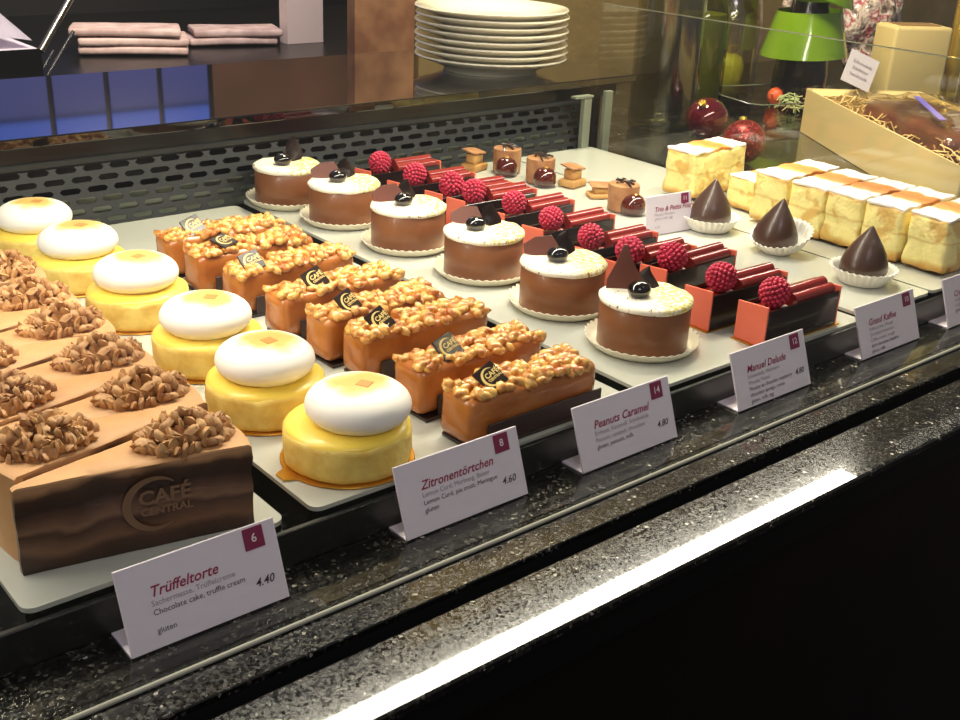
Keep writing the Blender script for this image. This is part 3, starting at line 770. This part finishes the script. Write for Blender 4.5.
# ------------------------------------------------------------------ price cards
def card(x0, y0, W, title, lines, price, num, label, Hc=.040, lean=.36, z=ZG, foot=.028, rz=0.0, small=False):
    t = empty('price_card', (x0, y0, z + .0003), rz, label, 'price card')
    f = box(0, W, -.0007, .0007, 0, Hc, .0003, 1); face = obj('card_face', f, M['paper'], t); face.rotation_euler = (-lean, 0, 0); face.location = (0, 0, .0004)
    obj('card_foot', box(0, W, .0005, foot, 0, .0010), M['paper'], t)
    def put(name, bm, m, x, zz, parent=face):
        o = obj(name, bm, m, parent, rot=(PI / 2, 0, 0)); o.location = (x, -.0009, zz); return o
    s = Hc / .040
    put('title', text_bm(title, .0070 * s, .30, .015), M['ink_title'], W * .17, Hc * .64)
    for k, (ln, dark) in enumerate(lines):
        put('description_line', text_bm(ln, .0038 * s, 0, .0), M['ink' if dark else 'ink_grey'], W * .17, Hc * (.51 - .105 * k))
    if price: put('price', text_bm(price, .0058 * s, .25, .012), M['ink'], W * .80, Hc * .30)
    sq = put('number_square', prism([(-.0052 * s, -.0052 * s), (.0052 * s, -.0052 * s), (.0052 * s, .0052 * s), (-.0052 * s, .0052 * s)], 0, .0002), M['plum'], W * .85, Hc * .84)
    n_ = obj('number', text_bm(num, .0060 * s, 0, .01, 'CENTER'), M['white_ink'], sq); n_.location = (0, 0, .0004)
    return t
card(.149, .3985, .0795, 'Tr\u00fcffeltorte', [('Sachermasse, Tr\u00fcffelcreme', 0), ('Chocolate cake, truffle cream', 1), ('', 1), ('gluten', 1)], '4.40', '6', 'white price card reading Tr\u00fcffeltorte with number 6 and price 4.40')
card(.303, .4045, .0855, 'Zitronent\u00f6rtchen', [('Lemon Curd, M\u00fcrbteig, Baiser', 0), ('Lemon Curd, pie crust, Meringue', 1), ('gluten', 1)], '4.60', '8', 'white price card reading Zitronent\u00f6rtchen with number 8 and price 4.60')
card(.4305, .4025, .0840, 'Peanuts Caramel', [('Erdnuss, Karamell, Schokolade', 0), ('Peanuts, caramel, chocolate', 0), ('gluten, peanuts, milk', 1)], '4.80', '14', 'white price card reading Peanuts Caramel with number 14 and price 4.80')
card(.5765, .4025, .0810, 'Manuel Delude', [('Schokolade, Himbeere', 0), ('Mousse, Kakao', 0), ('Mousse au chocolat, raspberry', 1), ('chocolate sponge, cocoa', 1), ('gluten, milk, egg', 1)], '4.80', '12', 'white price card standing directly before the frontmost raspberry chocolate box')
card(.7270, .4055, .0800, 'Grand Kaffee', [('Kaffeecreme, Nougat', 0), ('Zartbitterschokolade', 0), ('Coffee cream, nougat', 0), ('dark chocolate, hazelnut', 1), ('gluten, milk', 1)], '', '10', 'second price card from the right, before the frontmost dark chocolate drop')
card(.8470, .4030, .0800, 'Cremeschnitte', [('Vanillecreme', 0), ('Vanilla cream, puff pastry', 0), ('gluten, milk', 1)], '4.40', '9', 'rightmost price card, cut off by the edge of the photo')
card(.7580, .6560, .0560, 'Trio & Petits Fours', [('Mousse, Marzipan', 0), ('gluten, milk, egg', 0), ('', 0), ('4.20', 0)], '', '11', 'small white card standing left of the hindmost chocolate drop', Hc=.036, lean=.20, z=0, foot=.016, rz=-.10)

# ------------------------------------------------------------------ plates
def plate_thing(first=False):
    b = lathe([(0, .0030), (.050, .0030), (.054, 0), (.057, 0), (.058, .004), (.074, .0105), (.0915, .0165), (.0930, .0180), (.0920, .0195), (.088, .0192), (.072, .0140), (.058, .0075), (.050, .0065), (0, .0065)], 72)
    o = obj('dinner_plate', b, M['porcelain'], None, True, angle=60); return o
pl = plate_thing()
pn = ['lowest', 'second lowest', 'third from the bottom', 'fourth from the bottom', 'fourth from the top', 'third from the top', 'second from the top', 'topmost']
for i in range(8):
    o = pl if i == 0 else pl.copy()
    if i: COL.objects.link(o)
    o.location = (.912 + random.uniform(-.001, .001), 1.068 + random.uniform(-.001, .001), .0792 + i * .0079)
    q = pn[i]; tag(o, 'white porcelain plate, ' + q + ' in the stack on the polished counter', 'plate', 'stack of white plates')

# ------------------------------------------------------------------ goods at the far right, on the granite beyond the display
Z0 = ZG + .0004
jar = empty('glass_jar', (1.245, 1.075, Z0), 0, 'tall clear glass cylinder at the left of the far goods', 'jar')
obj('jar_wall', lathe([(0, .0), (.043, .0), (.046, .003), (.047, .01), (.047, .22), (.044, .22), (.044, .012), (.042, .008), (0, .008)], 48), M['glass_jar'], jar, True, angle=40)
gb = empty('green_glass_bottle', (1.385, 1.135, Z0), 0, 'green glass bottle behind the clear glass cylinder', 'bottle')
obj('bottle_glass', lathe([(0, 0), (.039, 0), (.042, .003), (.042, .130), (.038, .155), (.020, .185), (.016, .20), (.016, .25), (0, .25)], 40), M['glass_green'], gb, True, angle=50)
obj('oil_filling', lathe([(0, .004), (.037, .004), (.038, .12), (.036, .145), (0, .145)], 32), M['bottle_in'], gb, True, angle=50)
cl = empty('glass_cloche', (1.545, 1.205, Z0), 0, 'clear bell shaped glass with a yellow green jar inside', 'cloche')
obj('bell_glass', lathe([(.048, 0), (.050, .001), (.050, .12), (.046, .15), (.034, .175), (.015, .188), (0, .190), (0, .187), (.014, .185), (.032, .172), (.044, .148), (.048, .12)], 48), M['glass_jar'], cl, True, angle=60)
yj = empty('yellow_green_jar', (1.545, 1.205, Z0), 0, 'yellow green round jar standing inside the bell glass', 'jar')
obj('jar_body', lathe([(0, .0), (.026, 0), (.030, .004), (.030, .050), (.024, .062), (.014, .068), (0, .068)], 32), M['oil'], yj, True, angle=50)
obj('jar_lid', lathe([(0, .0685), (.014, .0685), (.015, .071), (.015, .080), (0, .081)], 24), M['goldfoil'], yj, True, angle=50)

bo = empty('christmas_bauble', (1.2300, .9800, Z0), 0, 'shiny dark red bauble left of the hindmost cream slice', 'bauble')
obj('ball', ico(.0290, 4, loc=(0, 0, .029)), M['bauble_red'], bo, True, angle=180)
o = obj('hanger_cap', lathe([(0, 0), (.005, 0), (.005, .006), (0, .007)], 16), M['goldfoil'], bo, True); o.location = (-.018, -.006, .050); o.rotation_euler = (0, -.7, 0)
b2 = empty('christmas_bauble', (1.1680, .8680, Z0), 0, 'red glitter bauble peeping out behind the cream slices', 'bauble')
obj('ball', ico(.0270, 4, loc=(0, 0, .027)), M['glitter'], b2, True, angle=180)
o = obj('hanger_cap', lathe([(0, 0), (.005, 0), (.005, .006), (0, .007)], 16), M['goldfoil'], b2, True); o.location = (.012, .014, .0475); o.rotation_euler = (-.5, .4, 0)

# clear tray with shredded paper, dark figure with green tiers
ct = empty('clear_tray', (1.52, 1.060, Z0), -.25, 'clear shallow tray under the green tiered figure', 'tray')
b = bmesh.new()
pts_o = [(-.105, -.075), (.085, -.075), (.10, -.06), (.10, .06), (.085, .075), (-.105, .075), (-.12, .06), (-.12, -.06)]
obj('tray_floor', prism(pts_o, 0, .002), M['cello'], ct)
wl = bmesh.new()
for i in range(8):
    a, c_ = Vector(pts_o[i]), Vector(pts_o[(i + 1) % 8]); d = (c_ - a).normalized(); n_ = Vector((-d.y, d.x)) * .0015
    join(wl, prism([tuple(a), tuple(c_), tuple(c_ + n_), tuple(a + n_)], .002, .026))
obj('tray_wall', wl, M['cello'], ct)
rim = tube([(x, y, .027) for x, y in pts_o + [pts_o[0]]], .0012, 6); obj('tray_rim', rim, M['glassedge'], ct, True)
rnd = random.Random(9)
sb = bmesh.new()
for k in range(150):
    a = rnd.random() * 2 * PI; q = rnd.uniform(.035, .062); c0 = Vector((q * math.cos(a), q * math.sin(a), rnd.uniform(.004, .022)))
    d = Vector((rnd.uniform(-1, 1), rnd.uniform(-1, 1), rnd.uniform(-.3, .6))).normalized() * .012
    join(sb, tube([c0 - d, c0 + Vector((rnd.uniform(-.005, .005), rnd.uniform(-.005, .005), .004)), c0 + d], .0011, 4))
sp_ = obj('shredded_paper', sb, M['greenpaper'], None); sp_.location = (1.560, 1.045, Z0 + .002); tag(sp_, 'pale green shredded paper around the dark figure', 'paper filling', kind='stuff')
fg = empty('tiered_green_figure', (1.574, 1.0785, Z0 + .0025), 0, 'dark chocolate figure wearing two glossy green card tiers', 'figure')
obj('chocolate_body', lathe([(0, 0), (.040, 0), (.043, .004), (.043, .05), (.036, .10), (.028, .16), (0, .165)], 40), M['figure'], fg, True, angle=60)
def tier(r0, r1, z0, z1, slant, name):
    b = lathe([(r0, z0), (r1, z1), (r1 - .0015, z1), (r0 - .0015, z0)], 56, wob=lambda a, r, z: (r, z + slant * r * math.cos(a + .64)))
    bmesh.ops.bevel(b, geom=[], offset=0)
    o = obj('green_tier', b, M['green'], fg, True, angle=60); return o
tier(.068, .050, .078, .146, .05, 'a'); tier(.066, .050, .168, .240, -.30, 'b')
for i, (x, y, r, lab) in enumerate([(1.552, 1.015, .015, 'orange ball before the dark chocolate figure, near the cardboard box'), (1.532, 1.088, .014, 'orange ball left of the dark chocolate figure'), (1.655, 1.010, .014, 'orange ball right of the dark chocolate figure')]):
    o = obj('sugar_ball', ico(r, 3, loc=(0, 0, r)), M['orange'], None, True, angle=180); o.location = (x, y, Z0 + .0205 if i != 2 else Z0); tag(o, lab, 'sweet', 'orange sugar balls')
    o.location.z = Z0 + .0028

# open cardboard box with wood wool and a cellophane wrapped chocolate block
bx = empty('cardboard_box', (1.405, .945, Z0), 0, 'open cream cardboard box filled with wood wool, lying behind the cream slices', 'box')
ux = Vector((-.147, -.244)).normalized(); vx_ = Vector((.857, -.516)).normalized()
ang = math.atan2(ux.y, ux.x) - .06; bx.rotation_euler = (0, 0, ang)      # local x runs towards the viewer, local y to the right/back
Lb, Wb, Hb = .46, .165, .062
obj('box_floor', box(0, Lb, 0, Wb, 0, .002), M['kraft_in'], bx)
obj('box_side', box(0, Lb, -.002, 0, 0, Hb, .0005, 1), M['kraft'], bx)
obj('box_side', box(0, Lb, Wb, Wb + .002, 0, Hb, .0005, 1), M['kraft'], bx)
obj('box_end', box(-.002, 0, -.002, Wb + .002, 0, Hb, .0005, 1), M['kraft'], bx)
obj('box_end', box(Lb, Lb + .002, -.002, Wb + .002, 0, Hb, .0005, 1), M['kraft'], bx)
obj('box_flap', box(-.018, -.0005, .004, Wb - .004, Hb, Hb + .0016), M['kraft'], bx, rot=(0, .35, 0)).location = (0, 0, -.004)
rnd = random.Random(4); sb = bmesh.new()
for k in range(700):
    x = rnd.uniform(.02, Lb - .02); y = rnd.uniform(.012, Wb - .012); z = rnd.uniform(.02, .060); a = rnd.random() * PI
    d = Vector((math.cos(a), math.sin(a) * .6, rnd.uniform(-.25, .35))) * rnd.uniform(.010, .026)
    p = Vector((x, y, z)); q0, q1 = p - d, p + d
    for q in (q0, q1): q.x = min(max(q.x, .004), Lb - .004); q.y = min(max(q.y, .004), Wb - .004); q.z = max(q.z, .004)
    join(sb, tube([q0, p + Vector((0, 0, rnd.uniform(0, .010))), q1], .0009, 3))
ww = obj('wood_wool', sb, M['straw'], None); ww.location = bx.location; ww.rotation_euler = bx.rotation_euler; tag(ww, 'curly straw coloured wood wool filling the cardboard box', 'packing', kind='stuff')
gd = empty('wrapped_chocolate', bx.location, ang, 'brown chocolate block in clear cellophane lying in the cardboard box', 'chocolate')
cb = rough_box(.24, .105, .030, .072, .012, .003, 30, .010, 8)
o = obj('chocolate_block', cb, M['choc_gift'], gd, True, angle=180); o.location = (.225, .090, -.004)
cb = rough_box(.275, .125, .027, .079, .012, .006, 34, .012, 9)
o = obj('cellophane_wrap', cb, M['cello'], gd, True, angle=180); o.location = (.225, .090, -.004)
o = obj('violet_ribbon', box(-.09, .07, -.004, .004, .0745, .0755), M['violet'], gd); o.location = (.225, .072, .0035); o.rotation_euler = (0, 0, -.25)
# square tag in the wood wool
tg = empty('gift_tag', (1.450, .896, .0365), 0, 'small square white tag stuck in the wood wool of the box', 'tag')
o = obj('tag_card', box(-.023, .023, -.0005, .0005, -.023, .023), M['paper'], tg); o.rotation_euler = (-.35, .38, -.62); o.location = (0, 0, .030)
for k in range(3): q = obj('text_line', text_bm(['Schokolade', 'Edelbitter', 'handmade'][k], .0068, .1, .01, 'CENTER'), M['ink_grey'], o, rot=(PI / 2, 0, 0)); q.location = (0, -.0008, .009 - k * .009)
# upright cream box
ub = empty('upright_cream_box', (1.790, 1.020, Z0), -.50, 'tall cream carton with rounded top standing at the right, behind the wood wool', 'box')
obj('carton', box(-.052, .052, -.034, .034, 0, .124, .006, 3), M['kraft'], ub, True)
obj('lid_opening', box(-.036, .036, -.020, .020, .124, .1252), M['kraft_in'], ub)
# gold foil tubes
for i, (x, y, r, h, mt, lab) in enumerate([(1.905, 1.000, .014, .34, 'goldfoil', 'gold foil tube right of the upright cream carton'), (1.945, .985, .010, .36, 'cup', 'slim white tube beside the gold foil tubes'), (1.990, .975, .014, .33, 'goldfoil', 'gold foil tube at the right edge of the photo')]):
    o = obj('foil_tube', lathe([(0, 0), (r, 0), (r, h), (r * .7, h + .006), (0, h + .006)], 28), M[mt], None, True, angle=40); o.location = (x, y, Z0); tag(o, lab, 'tube', 'foil tubes')
# cellophane gift bags
for i, (x, y, s, lab) in enumerate([(1.870, 1.150, 1.0, 'crumpled clear gift bag with pink print behind the upright carton'), (1.755, 1.215, .85, 'crumpled clear gift bag behind the green tiered figure')]):
    b = ico(1, 4, (.062, .045, .10), (0, 0, .098), amp=.30, freq=2.2, seed=i + 3); o = obj('cellophane_gift_bag', b, M['cello_print'], None, True, angle=60); o.location = (x, y, Z0 + .012); o.scale = (s, s, s); tag(o, lab, 'gift bag', 'cellophane gift bags')
    zs = min(v.co.z for v in o.data.vertices) * s; o.location.z = Z0 - zs

# ------------------------------------------------------------------ work area behind the polished counter
wc = empty('work_counter', (.95, 2.1, -1.0), 0, 'low black work counter in the dark behind the polished counter', 'counter')
wpart('worktop', box(.30, 1.75, 1.80, 2.60, -.060, -.030, .002), M['black'], wc)
wpart('cabinet', box(.32, 1.73, 1.82, 2.58, -.999, -.060), M['black_matte'], wc)
wpart('backsplash', box(.30, 1.75, 2.585, 2.60, -.030, .24), M['black_matte'], wc)
def napkins(x, y, rz, n, L, W, lab):
    t = empty('napkin_stack', (x, y, -.0298), rz, lab, 'napkins', 'stacks of folded paper napkins')
    rnd = random.Random(int(x * 100))
    for k in range(n):
        b = rough_box(L, W, 0, .013, .02, .0020, 14, .004, k); o = obj('napkin_bundle', b, M['paper_pink'], t, True, angle=180); o.location = (rnd.uniform(-.008, .008), 0, .003 + k * .0155); o.rotation_euler = (0, 0, rnd.uniform(-.06, .06))
    return t
napkins(.865, 2.02, -.38, 3, .19, .10, 'stack of folded pinkish napkins at the left of the dark work counter')
napkins(1.085, 2.05, -.30, 2, .17, .09, 'lower stack of folded pinkish napkins right of the taller one')
# steel rack with papers at the far left
rk = empty('paper_rack', (.60, 1.90, -.0298), -.2, 'slanted steel rack holding white papers at the top left corner', 'rack')
rk.location = (0, 1.85, -.0298); rk.rotation_euler = (0, 0, 0)
obj('rack_plate', box(.44, .636, -.02, .16, .040, .044, .001, 1), M['paper'], rk, True)
obj('rack_front', box(.44, .634, -.024, -.020, .0, .046), M['black'], rk)
for (a, c_, r_) in (((.634, -.02, .042), (.722, .02, .140), .0062), ((.630, -.02, .008), (.655, -.02, .042), .0022), ((.641, -.02, .004), (.690, -.02, .070), .0028)):
    obj('steel_rod', tube([a, c_], r_, 10), M['steel'], rk, True)
b = bmesh.new()
rows = [[b.verts.new((.46 + .17 * i / 8, .0 + .14 * j / 6, .048 + .050 * math.sin(i / 8 * 2.6) * (.3 + j / 6) + (.0 if j else .0))) for j in range(7)] for i in range(9)]
for A, B in zip(rows, rows[1:]):
    for j in range(6): b.faces.new((A[j], A[j + 1], B[j + 1], B[j]))
bmesh.ops.solidify(b, geom=b.faces[:], thickness=.0012)
obj('curled_paper', b, M['paper'], rk, True, angle=180)
# boards standing right of the work counter
struct('trim_1', box(1.18, 1.262, 2.0, 2.03, -.0295, .135), M['pinkwall'])
struct('trim_2', box(.957, 1.066, 1.43, 1.45, -1.0, .75), M['wood'])

# unseen glowing globe, added for a round glare on the granite
pd = empty('added_glow_globe', (.48, 1.55, .94), 0, 'added round glowing globe hanging above the counter', 'lamp')
obj('globe', ico(.065, 4), M['globe_glow'], pd, True, angle=180)
obj('cord', tube([(0, 0, .064), (0, 0, .86)], .003, 8), M['black'], pd, True)
